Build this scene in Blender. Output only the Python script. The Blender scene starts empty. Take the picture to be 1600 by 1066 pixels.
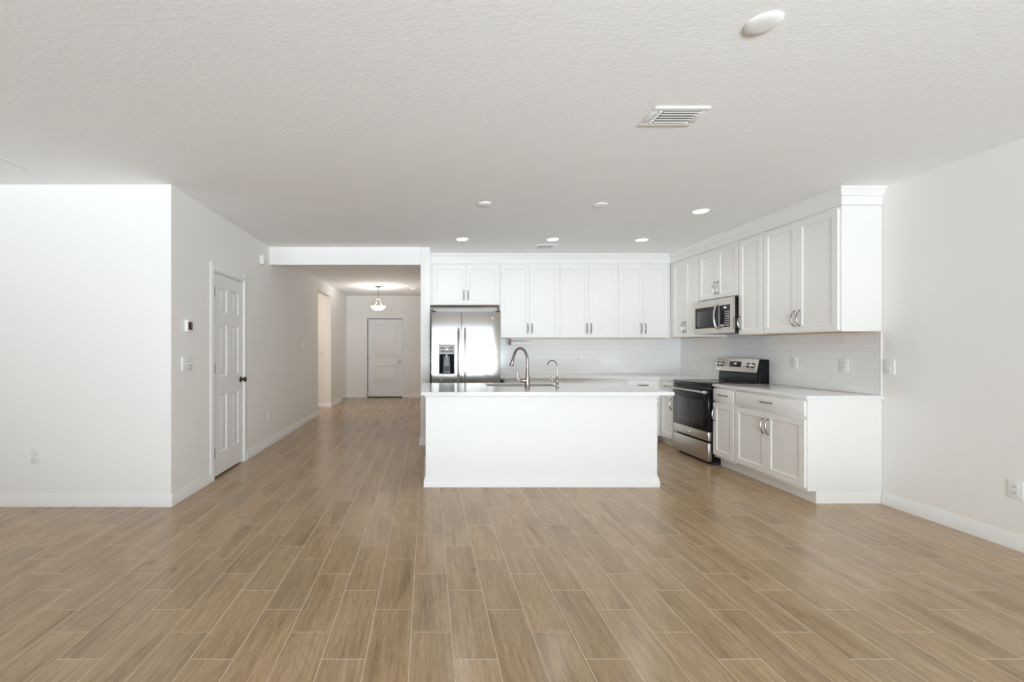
import bpy, bmesh, math, random
from mathutils import Vector, Matrix
random.seed(7)
S = bpy.context.scene
COL = S.collection

# ------------------------------------------------------------------ camera, world, daylight, exposure
CH = 1.36                                   # eye height
cam_d = bpy.data.cameras.new('camera')
cam_d.sensor_width = 36.0
cam_d.lens = 36.0 * 711.0 / 1600.0
cam_d.shift_x = 132.0 / 1600.0
cam_d.shift_y = 10.0 / 1600.0
cam_d.clip_start = 0.05
cam = bpy.data.objects.new('camera', cam_d); COL.objects.link(cam)
cam.location = (0, 0, CH); cam.rotation_euler = (math.radians(90), 0, 0)
S.camera = cam

w = bpy.data.worlds.new('sky'); S.world = w; w.use_nodes = True
bg = w.node_tree.nodes['Background']
bg.inputs[0].default_value = (0.86, 0.93, 1.0, 1); bg.inputs[1].default_value = 0.7

def area(name, loc, rot, sx, sy, power, color=(1, 1, 1), spread=180):
    d = bpy.data.lights.new(name, 'AREA'); d.shape = 'RECTANGLE'; d.size = sx; d.size_y = sy
    d.energy = power; d.color = color; d.spread = math.radians(spread)
    o = bpy.data.objects.new(name, d); COL.objects.link(o); o.location = loc; o.rotation_euler = rot
    return o
# daylight at the sliding glass doors, and a lamp at the added rear window
R90 = math.radians(90)
DAY = (0.765, 0.905, 1.0)
area('daylight_sliding_door', (1.0, -3.02, 1.42), (R90, 0, 0), 3.5, 1.15, 8, DAY)
area('added_window_light', (-3.27, -3.02, 1.35), (R90, 0, 0), 1.8, 1.15, 5, DAY)
# unseen lamp added outside the glass, tilted up to brighten ceiling and walls
area('added_fill_light', (1.4, -6.2, 0.62), (math.radians(117), 0, 0), 10.5, 1.6, 570, (0.80, 0.91, 1.0), 108)

vs = S.view_settings
vs.view_transform = 'Standard'; vs.look = 'None'; vs.gamma = 1.0; vs.use_curve_mapping = False
vs.exposure = 0.95
S.cycles.use_denoising = True
S.cycles.max_bounces = 14; S.cycles.diffuse_bounces = 9; S.cycles.glossy_bounces = 5
S.cycles.sample_clamp_indirect = 6.0
S.cycles.caustics_reflective = False; S.cycles.caustics_refractive = False

# ------------------------------------------------------------------ materials
def mat(name, color, rough=0.5, metal=0.0, spec=0.5, emit=None, estr=0.0, coat=0.0):
    m = bpy.data.materials.new(name); m.use_nodes = True
    b = m.node_tree.nodes['Principled BSDF']
    b.inputs['Base Color'].default_value = (*color, 1)
    b.inputs['Roughness'].default_value = rough; b.inputs['Metallic'].default_value = metal
    b.inputs['Specular IOR Level'].default_value = spec
    b.inputs['Coat Weight'].default_value = coat
    if emit: b.inputs['Emission Color'].default_value = (*emit, 1); b.inputs['Emission Strength'].default_value = estr
    return m
class NT:
    def __init__(s, m): s.t = m.node_tree; s.b = s.t.nodes['Principled BSDF']
    def n(s, typ, **kw):
        x = s.t.nodes.new(typ)
        for k, v in kw.items(): setattr(x, k, v)
        return x
    def l(s, a, b): s.t.links.new(a, b)
    def put(s, sock, v):
        if isinstance(v, (int, float)): sock.default_value = v
        elif isinstance(v, tuple): sock.default_value = v
        else: s.l(v, sock)
    def m(s, op, a, b=0.0, c=0.0):
        x = s.n('ShaderNodeMath', operation=op); s.put(x.inputs[0], a); s.put(x.inputs[1], b); s.put(x.inputs[2], c)
        return x.outputs[0]
    def mix(s, f, a, b, blend='MIX'):
        x = s.n('ShaderNodeMix', data_type='RGBA', blend_type=blend)
        s.put(x.inputs[0], f); s.put(x.inputs[6], a); s.put(x.inputs[7], b); return x.outputs[2]
    def noise(s, vec, scale, detail=2.0, rough=0.5, dist=0.0):
        x = s.n('ShaderNodeTexNoise'); s.l(vec, x.inputs['Vector'])
        x.inputs['Scale'].default_value = scale; x.inputs['Detail'].default_value = detail
        x.inputs['Roughness'].default_value = rough; x.inputs['Distortion'].default_value = dist
        return x.outputs[0]
    def ramp(s, f, stops):
        x = s.n('ShaderNodeValToRGB'); s.l(f, x.inputs[0]); e = x.color_ramp.elements
        while len(e) < len(stops): e.new(0.5)
        for k, (p, c) in enumerate(stops): e[k].position = p; e[k].color = (*c, 1)
        return x.outputs[0]
    def bump(s, h, strength, dist):
        x = s.n('ShaderNodeBump'); s.l(h, x.inputs['Height']); x.inputs['Strength'].default_value = strength
        x.inputs['Distance'].default_value = dist; s.l(x.outputs[0], s.b.inputs['Normal'])
    def pos(s): return s.n('ShaderNodeNewGeometry').outputs['Position']

M = {}
M['wall'] = mat('wall_paint', (0.885, 0.873, 0.850), 0.6, spec=0.25)
t = NT(M['wall']); t.bump(t.noise(t.pos(), 90, 3), 0.06, 0.002)
M['ceiling'] = mat('ceiling_texture', (0.905, 0.905, 0.905), 0.8, spec=0.2)
t = NT(M['ceiling'])
p = t.pos(); mp = t.n('ShaderNodeMapping'); mp.inputs['Scale'].default_value = (0.55, 1.0, 1.0); t.l(p, mp.inputs[0])
h = t.ramp(t.noise(mp.outputs[0], 42, 3, 0.55, 0.6), [(0.40, (0, 0, 0)), (0.62, (1, 1, 1))])
t.bump(h, 0.10, 0.004)
M['trim'] = mat('trim_gloss_white', (0.88, 0.878, 0.87), 0.35, spec=0.4)
M['door'] = mat('door_white', (0.84, 0.838, 0.83), 0.4, spec=0.4)
M['cab'] = mat('cabinet_white', (0.872, 0.858, 0.828), 0.33, spec=0.45)
M['island'] = mat('island_white', (0.85, 0.843, 0.825), 0.45, spec=0.35)
M['tan'] = mat('bare_wood', (0.55, 0.38, 0.22), 0.6)
M['quartz'] = mat('white_quartz', (0.86, 0.855, 0.845), 0.10, spec=0.55)
t = NT(M['quartz'])
t.l(t.ramp(t.noise(t.pos(), 220, 2), [(0.35, (0.78, 0.77, 0.755)), (0.5, (0.87, 0.865, 0.855)), (0.8, (0.89, 0.885, 0.88))]), t.b.inputs['Base Color'])
def brushed(name, color, rough, sc):
    m_ = mat(name, color, rough, 1.0); q = NT(m_)
    mp_ = q.n('ShaderNodeMapping'); mp_.inputs['Scale'].default_value = sc; q.l(q.pos(), mp_.inputs[0])
    nz = q.noise(mp_.outputs[0], 1.0, 3)
    q.l(q.m('ADD', q.m('MULTIPLY', nz, 0.04), rough - 0.02), q.b.inputs['Roughness'])
    return m_
M['steel'] = brushed('stainless_steel', (0.60, 0.585, 0.565), 0.085, (6, 6, 900))
M['steel_dark'] = brushed('stainless_steel_range', (0.60, 0.56, 0.52), 0.30, (6, 6, 900))
M['nickel'] = mat('brushed_nickel', (0.37, 0.31, 0.275), 0.26, 1.0)
M['pull'] = mat('pull_nickel', (0.30, 0.265, 0.24), 0.28, 1.0)
M['chrome'] = mat('chrome', (0.8, 0.8, 0.8), 0.12, 1.0)
M['bronze'] = mat('dark_bronze', (0.16, 0.11, 0.09), 0.25, 1.0)
M['hinge'] = mat('hinge_metal', (0.018, 0.017, 0.016), 0.7, 0.0, spec=0.15)
M['lampmetal'] = mat('lamp_nickel', (0.42, 0.36, 0.30), 0.3, 1.0)
M['black'] = mat('black_enamel', (0.006, 0.006, 0.007), 0.25, spec=0.25)
M['matteblack'] = mat('black_plastic', (0.02, 0.02, 0.022), 0.45)
M['glass'] = mat('black_glass', (0.005, 0.005, 0.006), 0.05, spec=0.3)
M['window'] = mat('oven_window_glass', (0.030, 0.028, 0.030), 0.08, spec=0.35)
M['screen'] = mat('brown_screen', (0.06, 0.028, 0.018), 0.15)
M['grey'] = mat('grey_plastic', (0.30, 0.29, 0.29), 0.45)
M['lightgrey'] = mat('light_grey_plastic', (0.5, 0.5, 0.5), 0.45)
M['plastic'] = mat('white_plastic', (0.85, 0.85, 0.84), 0.35)
M['button'] = mat('button_legend', (0.55, 0.52, 0.50), 0.5)
M['niche'] = mat('niche_black', (0.006, 0.006, 0.007), 0.6, spec=0.1)
M['cradle'] = mat('dark_grey_plastic', (0.05, 0.05, 0.058), 0.4, spec=0.3)
M['slot'] = mat('slot_dark', (0.06, 0.055, 0.05), 0.6)
M['digits'] = mat('display_digits', (0.1, 0.1, 0.1), 0.4, emit=(0.75, 0.9, 1.0), estr=0.5)
M['lens'] = mat('lamp_lens', (0.9, 0.9, 0.9), 0.4, emit=(1.0, 0.96, 0.9), estr=9.0)
M['bowl'] = mat('frosted_bowl', (0.95, 0.94, 0.9), 0.4, emit=(1.0, 0.93, 0.82), estr=1.0)
M['alum'] = mat('white_window_frame', (0.85, 0.85, 0.85), 0.4)
M['pane'] = bpy.data.materials.new('window_pane'); M['pane'].use_nodes = True
_n = M['pane'].node_tree; _n.nodes.clear()
_o = _n.nodes.new('ShaderNodeOutputMaterial'); _m = _n.nodes.new('ShaderNodeMixShader'); _m.inputs[0].default_value = .06
_t = _n.nodes.new('ShaderNodeBsdfTransparent'); _g = _n.nodes.new('ShaderNodeBsdfGlossy'); _g.inputs['Roughness'].default_value = .02
_n.links.new(_t.outputs[0], _m.inputs[1]); _n.links.new(_g.outputs[0], _m.inputs[2]); _n.links.new(_m.outputs[0], _o.inputs[0])

# subway tile, UV in metres
M['tile'] = mat('subway_tile', (0.86, 0.855, 0.85), 0.12, spec=0.5)
t = NT(M['tile'])
uv = t.n('ShaderNodeTexCoord').outputs['UV']
br = t.n('ShaderNodeTexBrick'); t.l(uv, br.inputs['Vector'])
br.inputs['Scale'].default_value = 1.0; br.inputs['Brick Width'].default_value = 0.305; br.inputs['Row Height'].default_value = 0.0765
br.inputs['Mortar Size'].default_value = 0.0016; br.inputs['Mortar Smooth'].default_value = 0.2
br.inputs['Color1'].default_value = (0.88, 0.875, 0.87, 1); br.inputs['Color2'].default_value = (0.84, 0.835, 0.83, 1)
br.inputs['Mortar'].default_value = (0.74, 0.735, 0.725, 1)
t.l(br.outputs['Color'], t.b.inputs['Base Color'])
t.bump(t.m('SUBTRACT', 1.0, br.outputs['Fac']), 0.4, 0.002)

# wood look floor tile: rows run along Y, each row stepped by one third of a tile
M['floor'] = mat('wood_look_tile', (0.4, 0.3, 0.22), 0.33, spec=0.5)
t = NT(M['floor'])
TW, TL = 0.192, 0.564
sx = t.n('ShaderNodeSeparateXYZ'); t.l(t.pos(), sx.inputs[0]); X, Y = sx.outputs[0], sx.outputs[1]
rx = t.m('DIVIDE', t.m('ADD', X, 0.0785), TW); row = t.m('FLOOR', rx); fx = t.m('SUBTRACT', rx, row)
ry = t.m('DIVIDE', t.m('ADD', t.m('SUBTRACT', Y, 2.737), t.m('MULTIPLY', row, TL / 3)), TL); colm = t.m('FLOOR', ry); fy = t.m('SUBTRACT', ry, colm)
ex = t.m('MULTIPLY', t.m('MINIMUM', fx, t.m('SUBTRACT', 1.0, fx)), TW)
ey = t.m('MULTIPLY', t.m('MINIMUM', fy, t.m('SUBTRACT', 1.0, fy)), TL)
edge = t.m('MINIMUM', ex, ey)
mr = t.n('ShaderNodeMapRange'); t.l(edge, mr.inputs[0]); mr.inputs[1].default_value = 0.0011; mr.inputs[2].default_value = 0.0019
mr.inputs[3].default_value = 1.0; mr.inputs[4].default_value = 0.0; grout = mr.outputs[0]
cx = t.n('ShaderNodeCombineXYZ'); t.l(row, cx.inputs[0]); t.l(colm, cx.inputs[1])
wn = t.n('ShaderNodeTexWhiteNoise', noise_dimensions='3D'); t.l(cx.outputs[0], wn.inputs['Vector'])
rnd = wn.outputs['Value']
sc = t.n('ShaderNodeSeparateColor'); t.l(wn.outputs['Color'], sc.inputs[0])
def gvec(ystretch):
    g = t.n('ShaderNodeCombineXYZ')
    t.l(t.m('ADD', X, t.m('MULTIPLY', sc.outputs[0], 37.0)), g.inputs[0])
    t.l(t.m('ADD', t.m('MULTIPLY', Y, ystretch), t.m('MULTIPLY', sc.outputs[1], 53.0)), g.inputs[1])
    t.l(t.m('MULTIPLY', sc.outputs[2], 11.0), g.inputs[2]); return g.outputs[0]
big = t.noise(gvec(.13), 9.5, 3, 0.55, 0.6)               # broad dark and pale zones
warp = t.noise(gvec(.22), 7, 3, 0.55, 0.4)
wv = t.m('FRACT', t.m('MULTIPLY', warp, 9.0))          # cathedral growth rings
ring = t.m('ABSOLUTE', t.m('SUBTRACT', wv, 0.5))
mid = t.noise(gvec(.04), 50, 3, 0.55, 0.3)              # streaks
fine = t.noise(gvec(.045), 240, 3, 0.65, 0.0)          # pores
DK, MD, LT = (0.245, 0.174, 0.110), (0.405, 0.300, 0.200), (0.525, 0.402, 0.280)
wood = t.ramp(big, [(0.33, (0.215, 0.150, 0.096)), (0.43, MD), (0.54, (0.495, 0.372, 0.256)), (0.72, LT)])
wood = t.mix(0.42, wood, t.ramp(mid, [(0.38, (0.265, 0.186, 0.118)), (0.58, LT)]))
wood = t.mix(t.m('MULTIPLY', t.m('POWER', t.m('MULTIPLY', ring, 2.0), 3.0), 0.30), wood, (*DK, 1))
wood = t.mix(0.30, wood, t.ramp(fine, [(0.40, (0.20, 0.140, 0.088)), (0.56, LT)]))
# an occasional knot
kv = t.n('ShaderNodeTexVoronoi'); t.l(gvec(.6), kv.inputs['Vector']); kv.inputs['Scale'].default_value = 3.2
km = t.n('ShaderNodeMapRange'); t.l(kv.outputs['Distance'], km.inputs[0]); km.inputs[1].default_value = 0.02; km.inputs[2].default_value = 0.085
km.inputs[3].default_value = 0.65; km.inputs[4].default_value = 0.0
kc = t.n('ShaderNodeSeparateColor'); t.l(kv.outputs['Color'], kc.inputs[0])
wood = t.mix(t.m('MULTIPLY', km.outputs[0], t.m('GREATER_THAN', kc.outputs[0], 0.72)), wood, (0.13, 0.088, 0.058, 1))
hv = t.n('ShaderNodeHueSaturation'); t.l(wood, hv.inputs['Color'])
t.l(t.m('ADD', 0.96, t.m('MULTIPLY', rnd, 0.17)), hv.inputs['Value'])
t.l(t.m('ADD', 1.18, t.m('MULTIPLY', sc.outputs[1], 0.10)), hv.inputs['Saturation'])
t.l(t.mix(grout, hv.outputs[0], (0.72, 0.60, 0.46, 1)), t.b.inputs['Base Color'])
t.l(t.m('ADD', 0.175, t.m('ADD', t.m('MULTIPLY', mid, 0.08), t.m('MULTIPLY', grout, 0.3))), t.b.inputs['Roughness'])
t.bump(t.m('SUBTRACT', 1.0, grout), 0.2, 0.0012)

# ------------------------------------------------------------------ mesh helpers
class MB:
    """collects shapes, then links them as ONE mesh object"""
    def __init__(s): s.bm = bmesh.new()
    def box(s, x0, x1, y0, y1, z0, z1, bev=0.0):
        r = bmesh.ops.create_cube(s.bm, size=1.0); vs_ = r['verts']
        for v in vs_:
            v.co = Vector((x0 if v.co.x < 0 else x1, y0 if v.co.y < 0 else y1, z0 if v.co.z < 0 else z1))
        if bev > 0:
            es = list({e for v in vs_ for e in v.link_edges})
            bmesh.ops.bevel(s.bm, geom=es, offset=bev, segments=2, affect='EDGES', profile=0.5)
        return s
    def quad(s, *pts, smooth=False):
        f = s.bm.faces.new([s.bm.verts.new(q) for q in pts]); f.smooth = smooth; return f
    def prism(s, poly, axis, a, b):
        """poly: 2D points in the two axes other than `axis`, in x,y,z order; extruded from a to b"""
        def P(u, v, w_):
            return {'x': (w_, u, v), 'y': (u, w_, v), 'z': (u, v, w_)}[axis]
        A = [s.bm.verts.new(P(u, v, a)) for u, v in poly]; B = [s.bm.verts.new(P(u, v, b)) for u, v in poly]
        n = len(poly); fs = [s.bm.faces.new(A), s.bm.faces.new(B[::-1])]
        for i in range(n): fs.append(s.bm.faces.new([A[i], B[i], B[(i + 1) % n], A[(i + 1) % n]]))
        bmesh.ops.recalc_face_normals(s.bm, faces=fs); return s
    def tube(s, pts, rad, seg=14, squash=None):
        pts = [Vector(q) for q in pts]; n = len(pts)
        if isinstance(rad, (int, float)): rad = [rad] * n
        T = []
        for i in range(n):
            d = pts[min(i + 1, n - 1)] - pts[max(i - 1, 0)]; T.append(d.normalized())
        up = Vector((0, 0, 1)) if abs(T[0].z) < 0.9 else Vector((0, 1, 0))
        N = (up - T[0] * up.dot(T[0])).normalized(); rings = []; fs = []
        for i in range(n):
            N = (N - T[i] * N.dot(T[i])).normalized(); Bn = T[i].cross(N)
            k = squash or (1, 1)
            rings.append([s.bm.verts.new(pts[i] + (N * math.cos(a) * k[0] + Bn * math.sin(a) * k[1]) * rad[i]) for a in [2 * math.pi * j / seg for j in range(seg)]])
        for i in range(n - 1):
            for j in range(seg):
                f = s.bm.faces.new([rings[i][j], rings[i][(j + 1) % seg], rings[i + 1][(j + 1) % seg], rings[i + 1][j]]); f.smooth = True; fs.append(f)
        fs.append(s.bm.faces.new(rings[0][::-1])); fs.append(s.bm.faces.new(rings[-1]))
        bmesh.ops.recalc_face_normals(s.bm, faces=fs); return s
    def lathe(s, prof, c=(0, 0, 0), seg=32, axis='z', smooth=True):
        """prof: (radius, height) pairs along the axis; ends with radius 0 are closed to a point"""
        rings = []; c = Vector(c); fs = []
        def P(r, h_, a):
            u, v = r * math.cos(a), r * math.sin(a)
            return c + Vector({'z': (u, v, h_), 'y': (u, h_, v), 'x': (h_, u, v)}[axis])
        for r, h_ in prof:
            if r < 1e-6: rings.append([s.bm.verts.new(P(0, h_, 0))])
            else: rings.append([s.bm.verts.new(P(r, h_, 2 * math.pi * j / seg)) for j in range(seg)])
        for i in range(len(prof) - 1):
            A, B = rings[i], rings[i + 1]
            for j in range(seg):
                k = (j + 1) % seg
                if len(A) == 1 and len(B) == 1: continue
                if len(A) == 1: vv = [A[0], B[j], B[k]]
                elif len(B) == 1: vv = [A[j], A[k], B[0]]
                else: vv = [A[j], A[k], B[k], B[j]]
                f = s.bm.faces.new(vv); f.smooth = smooth; fs.append(f)
        bmesh.ops.recalc_face_normals(s.bm, faces=fs); return s
    def slab(s, xs, zs, y0, y1, panels=(), profile=((0.006, 0.007),), bulge=0.0):
        """a door leaf: front at y0 (towards -y), back at y1; panels = cell spans (i0,i1,j0,j1) sunk by the (inset, depth) profile"""
        def yb(x):
            if not bulge: return 0.0
            c = (xs[0] + xs[-1]) / 2; hw = (xs[-1] - xs[0]) / 2
            return -bulge * (1 - ((x - c) / hw) ** 2)
        hid = set()
        for i0, i1, j0, j1 in panels:
            for i in range(i0, i1):
                for j in range(j0, j1): hid.add((i, j))
        for i in range(len(xs) - 1):
            for j in range(len(zs) - 1):
                if (i, j) in hid: continue
                a, b, c, d = xs[i], xs[i + 1], zs[j], zs[j + 1]
                s.quad((a, y0 + yb(a), c), (b, y0 + yb(b), c), (b, y0 + yb(b), d), (a, y0 + yb(a), d), smooth=bool(bulge))
        for i0, i1, j0, j1 in panels:
            pr = [(0, 0)] + list(profile); a, b, c, d = xs[i0], xs[i1], zs[j0], zs[j1]
            def ring(ins, dep): return [(a + ins, y0 + dep + yb(a + ins) * (dep == 0), c + ins), (b - ins, y0 + dep + yb(b - ins) * (dep == 0), c + ins), (b - ins, y0 + dep + yb(b - ins) * (dep == 0), d - ins), (a + ins, y0 + dep + yb(a + ins) * (dep == 0), d - ins)]
            for k in range(len(pr) - 1):
                A, B = ring(*pr[k]), ring(*pr[k + 1])
                for q in range(4): s.quad(A[q], A[(q + 1) % 4], B[(q + 1) % 4], B[q])
            s.quad(*ring(*pr[-1]))
        x0, x1, z0, z1 = xs[0], xs[-1], zs[0], zs[-1]
        s.quad((x1, y1, z0), (x0, y1, z0), (x0, y1, z1), (x1, y1, z1))
        s.quad((x0, y0, z0), (x0, y0, z1), (x0, y1, z1), (x0, y1, z0)); s.quad((x1, y0, z0), (x1, y1, z0), (x1, y1, z1), (x1, y0, z1))
        for z, fl in ((z0, 0), (z1, 1)):
            vv = [(x, y0 + yb(x), z) for x in xs] + [(x1, y1, z), (x0, y1, z)]
            s.quad(*(vv if fl else vv[::-1]))
        bmesh.ops.remove_doubles(s.bm, verts=s.bm.verts, dist=1e-5)
        return s
    def build(s, name, m, parent=None, loc=None):
        me = bpy.data.meshes.new(name); 
        s.bm.normal_update(); s.bm.to_mesh(me); s.bm.free()
        me.set_sharp_from_angle(angle=math.radians(40)); me.materials.append(M[m] if isinstance(m, str) else m)
        o = bpy.data.objects.new(name, me); COL.objects.link(o)
        if parent is not None: o.parent = parent
        if loc is not None: o.location = loc
        return o

def tag(o, label, cat, group=None):
    o['label'] = label; o['category'] = cat; o['kind'] = 'thing'
    if group: o['group'] = group
    return o
def thing(name, label, cat, loc=(0, 0, 0), rotz=0.0, group=None):
    o = bpy.data.objects.new(name, None); COL.objects.link(o); o.empty_display_size = 0.1
    o.location = loc; o.rotation_euler = (0, 0, rotz); return tag(o, label, cat, group)
def struct(o): o['kind'] = 'structure'; return o
def smooth_path(pts, n=8):
    P = [Vector(q) for q in pts]; P = [2 * P[0] - P[1]] + P + [2 * P[-1] - P[-2]]; out = []
    for i in range(1, len(P) - 2):
        for k in range(n):
            u = k / n; a, b, c, d = P[i - 1], P[i], P[i + 1], P[i + 2]
            out.append(0.5 * ((2 * b) + (c - a) * u + (2 * a - 5 * b + 4 * c - d) * u * u + (3 * b - a - 3 * c + d) * u ** 3))
    out.append(P[-2]); return out
def lerp_list(vals, n=8):
    out = []
    for a, b in zip(vals, vals[1:]): out += [a + (b - a) * k / n for k in range(n)]
    return out + [vals[-1]]
FACE_LEFT, FACE_RIGHT = -R90, R90          # fronts turned to -X (right-hand wall) or +X (left-hand wall)

# ------------------------------------------------------------------ setting
H = 2.753; XR = 3.96; XL = -2.192; YB = 7.11
struct(MB().box(-7.12, 4.08, -3.1, 12.44, -0.10, 0).build('floor', 'floor'))
struct(MB().box(-7.12, 4.08, -3.1, 12.44, H, H + 0.1).build('ceiling', 'ceiling'))
struct(MB().box(XR, XR + .12, -3.0, YB + .12, 0, H).build('wall_right', 'wall'))
struct(MB().box(0.036, XR, YB, YB + .12, 0, H).build('wall_back', 'wall'))
struct(MB().box(-0.098, 0.036, 6.32, 12.32, 0, H, 0.006).build('wall_hall_right', 'wall'))
struct(MB().box(XL, -0.098, 6.32, 6.45, 2.509, H).build('wall_header', 'wall'))
D1a, D1b, D1h = 4.652, 5.421, 2.15           # closet doorway in the hall wall
b = MB(); T = 0.12
b.box(XL - T, XL, 4.01, D1a, 0, H); b.box(XL - T, XL, D1a, D1b, D1h, H); b.box(XL - T, XL, D1b, 9.11, 0, H)
b.box(XL - T, XL, 9.11, 10.33, 2.52, H); b.box(XL - T, XL, 10.33, 12.32, 0, H)
struct(b.build('wall_left', 'wall'))
struct(MB().box(-7.0, XL, 3.891, 4.01, 0, H).build('wall_front', 'wall'))
struct(MB().box(-7.12, -7.0, -3.0, 4.01, 0, H).build('wall_far_left', 'wall'))
E0, E1, EH, YE = -1.629, -0.676, 2.14, 12.32   # entry doorway
b = MB(); b.box(XL - T, E0, YE, YE + T, 0, H); b.box(E1, 0.036, YE, YE + T, 0, H); b.box(E0, E1, YE, YE + T, EH, H)
struct(b.build('wall_entry', 'wall'))
b = MB(); b.box(-4.6, XL - T, 10.33, 10.45, 0, H); b.box(-4.6, XL - T, 8.99, 9.11, 0, H); b.box(-4.72, -4.6, 8.99, 10.45, 0, H)
struct(b.build('wall_passage', 'wall'))
b = MB(); b.box(-3.3, XL - T, 4.40, 4.50, 0, H); b.box(-3.3, XL - T, 5.56, 5.66, 0, H); b.box(-3.4, -3.3, 4.40, 5.66, 0, H)  # unseen walls added behind the door to keep its bottom gap dark
struct(b.build('closet_light_block', 'wall'))
# rear wall behind the camera, open at the sliding doors and an added window
b = MB(); y0, y1 = -3.1, -3.0
b.box(-7.12, -4.2, y0, y1, 0, H); b.box(-4.2, -2.35, y0, y1, 0, .75); b.box(-4.2, -2.35, y0, y1, 1.95, H)
b.box(-2.35, -.8, y0, y1, 0, H); b.box(-.8, 2.8, y0, y1, 2.15, H); b.box(2.8, 4.08, y0, y1, 0, H)
struct(b.build('wall_rear', 'wall'))
def rear_window(name, xa, xb, za, zb, n):
    o = MB().box(xa, xb, -3.09, -3.05, zb - .05, zb).box(xa, xb, -3.09, -3.05, za, za + .05)
    for k in range(n + 1):
        xc = xa + .025 + (xb - xa - .05) * k / n; o.box(xc - .025, xc + .025, -3.09, -3.05, za + .05, zb - .05)
    o = struct(o.build(name, 'alum'))
    for k in range(n):
        xa_ = xa + .05 + (xb - xa - .05) * k / n; xb_ = xa + (xb - xa - .05) * (k + 1) / n
        MB().box(xa_, xb_, -3.072, -3.068, za + .05, zb - .05).build('pane', 'pane', o)
rear_window('window_1', -.8, 2.8, 0.0, 2.15, 3)
rear_window('added_window', -4.2, -2.35, 0.75, 1.95, 2)  # unseen window, added and sized for the light it lets in

# baseboards
BP = [(0, 0), (.014, 0), (.014, .056), (.011, .062), (.010, .080), (.006, .088), (.005, .102), (.002, .108), (0, .108)]
def board_x(b, x0, x1, y, s):  b.prism([(y + s * d, z) for d, z in BP], 'x', x0, x1); return b     # along X, sticks out by s along Y
def board_y(b, y0, y1, x, s):  b.prism([(x + s * d, z) for d, z in BP], 'y', y0, y1); return b
struct(board_x(MB(), -7.0, XL + .014, 3.891, -1).build('baseboard_front', 'trim'))
struct(board_y(MB(), 3.891, 4.571, XL, 1).build('baseboard_hall_near', 'trim'))
struct(board_y(MB(), 5.502, 9.11, XL, 1).build('baseboard_hall_middle', 'trim'))
struct(board_y(board_x(MB(), -4.6, XL + .014, 10.33, -1), 10.33, YE - .014, XL, 1).build('baseboard_hall_far', 'trim'))
struct(board_x(MB(), XL, E0 - .062, YE, -1).build('baseboard_entry_left', 'trim'))
struct(board_x(MB(), E1 + .062, -.098, YE, -1).build('baseboard_entry_right', 'trim'))
struct(board_x(board_y(MB(), 6.32, YE, -.098, -1), -.112, .036, 6.32, -1).build('baseboard_post', 'trim'))
struct(board_y(MB(), -3.0, 3.955, XR, -1).build('baseboard_right', 'trim'))

# ------------------------------------------------------------------ doors (structure with parts)
def knob(parent, x, y, z, m, s=1.0):
    """round knob sticking out towards -y"""
    b = MB().lathe([(0, 0), (.032 * s, 0), (.033 * s, -.006), (.026 * s, -.010), (.012 * s, -.014), (.011 * s, -.030), (.020 * s, -.036), (.028 * s, -.048), (.029 * s, -.058), (.022 * s, -.068), (0, -.071)], (x, y, z), 24, 'y')
    return b.build('knob', m, parent)
# closet door, leaf flush in the hall wall; local x runs down the hall
d1 = bpy.data.objects.new('door_1', None); COL.objects.link(d1); d1.location = (XL, D1a, 0); d1.rotation_euler = (0, 0, FACE_RIGHT); struct(d1)
d1['label'] = 'white six-panel hall door with a dark bronze knob'
W1 = D1b - D1a
b = MB(); c = 0.078
CP = [(0, 0), (0, -.016), (.012, -.018), (.05, -.012), (c - .012, -.010), (c - .006, -.004), (c, 0)]   # casing profile (out from opening, towards viewer)
b.prism([(-u, v) for u, v in CP], 'z', 0, D1h + c); b.prism([(W1 + u, v) for u, v in CP], 'z', 0, D1h + c)
b.prism([(v, D1h + u) for u, v in CP], 'x', -.001, W1 + .001)
b.build('casing', 'trim', d1)
MB().box(0, .012, 0, T, 0, D1h).box(W1 - .012, W1, 0, T, 0, D1h).box(0, W1, 0, T, D1h - .012, D1h).build('jamb', 'trim', d1)
g0, g1, zb_, zt_ = .016, W1 - .016, .022, D1h - .018
st, mid_ = .115, .105; pw = (g1 - g0 - 2 * st - mid_) / 2
xs = [g0, g0 + st, g0 + st + pw, g0 + st + pw + mid_, g1 - st, g1]
zs = [zb_, .25, .86, 1.05, 1.60, 1.73, 1.99, zt_]
RP = ((.014, .012), (.024, .012), (.050, .002))
leaf = MB().slab(xs, zs, .004, .040, [(1, 2, 1, 2), (3, 4, 1, 2), (1, 2, 3, 4), (3, 4, 3, 4), (1, 2, 5, 6), (3, 4, 5, 6)], RP).build('door_leaf', 'door', d1)
knob(leaf, g1 - .062, .004, .985, 'bronze', 1.05)
for z in (.27, 1.14, 1.93):
    MB().box(.004, .024, -.004, .006, z - .05, z + .05).tube([(.016, -.006, z - .052), (.016, -.006, z + .052)], .007, 10).build('hinge', 'hinge', d1)

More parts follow.
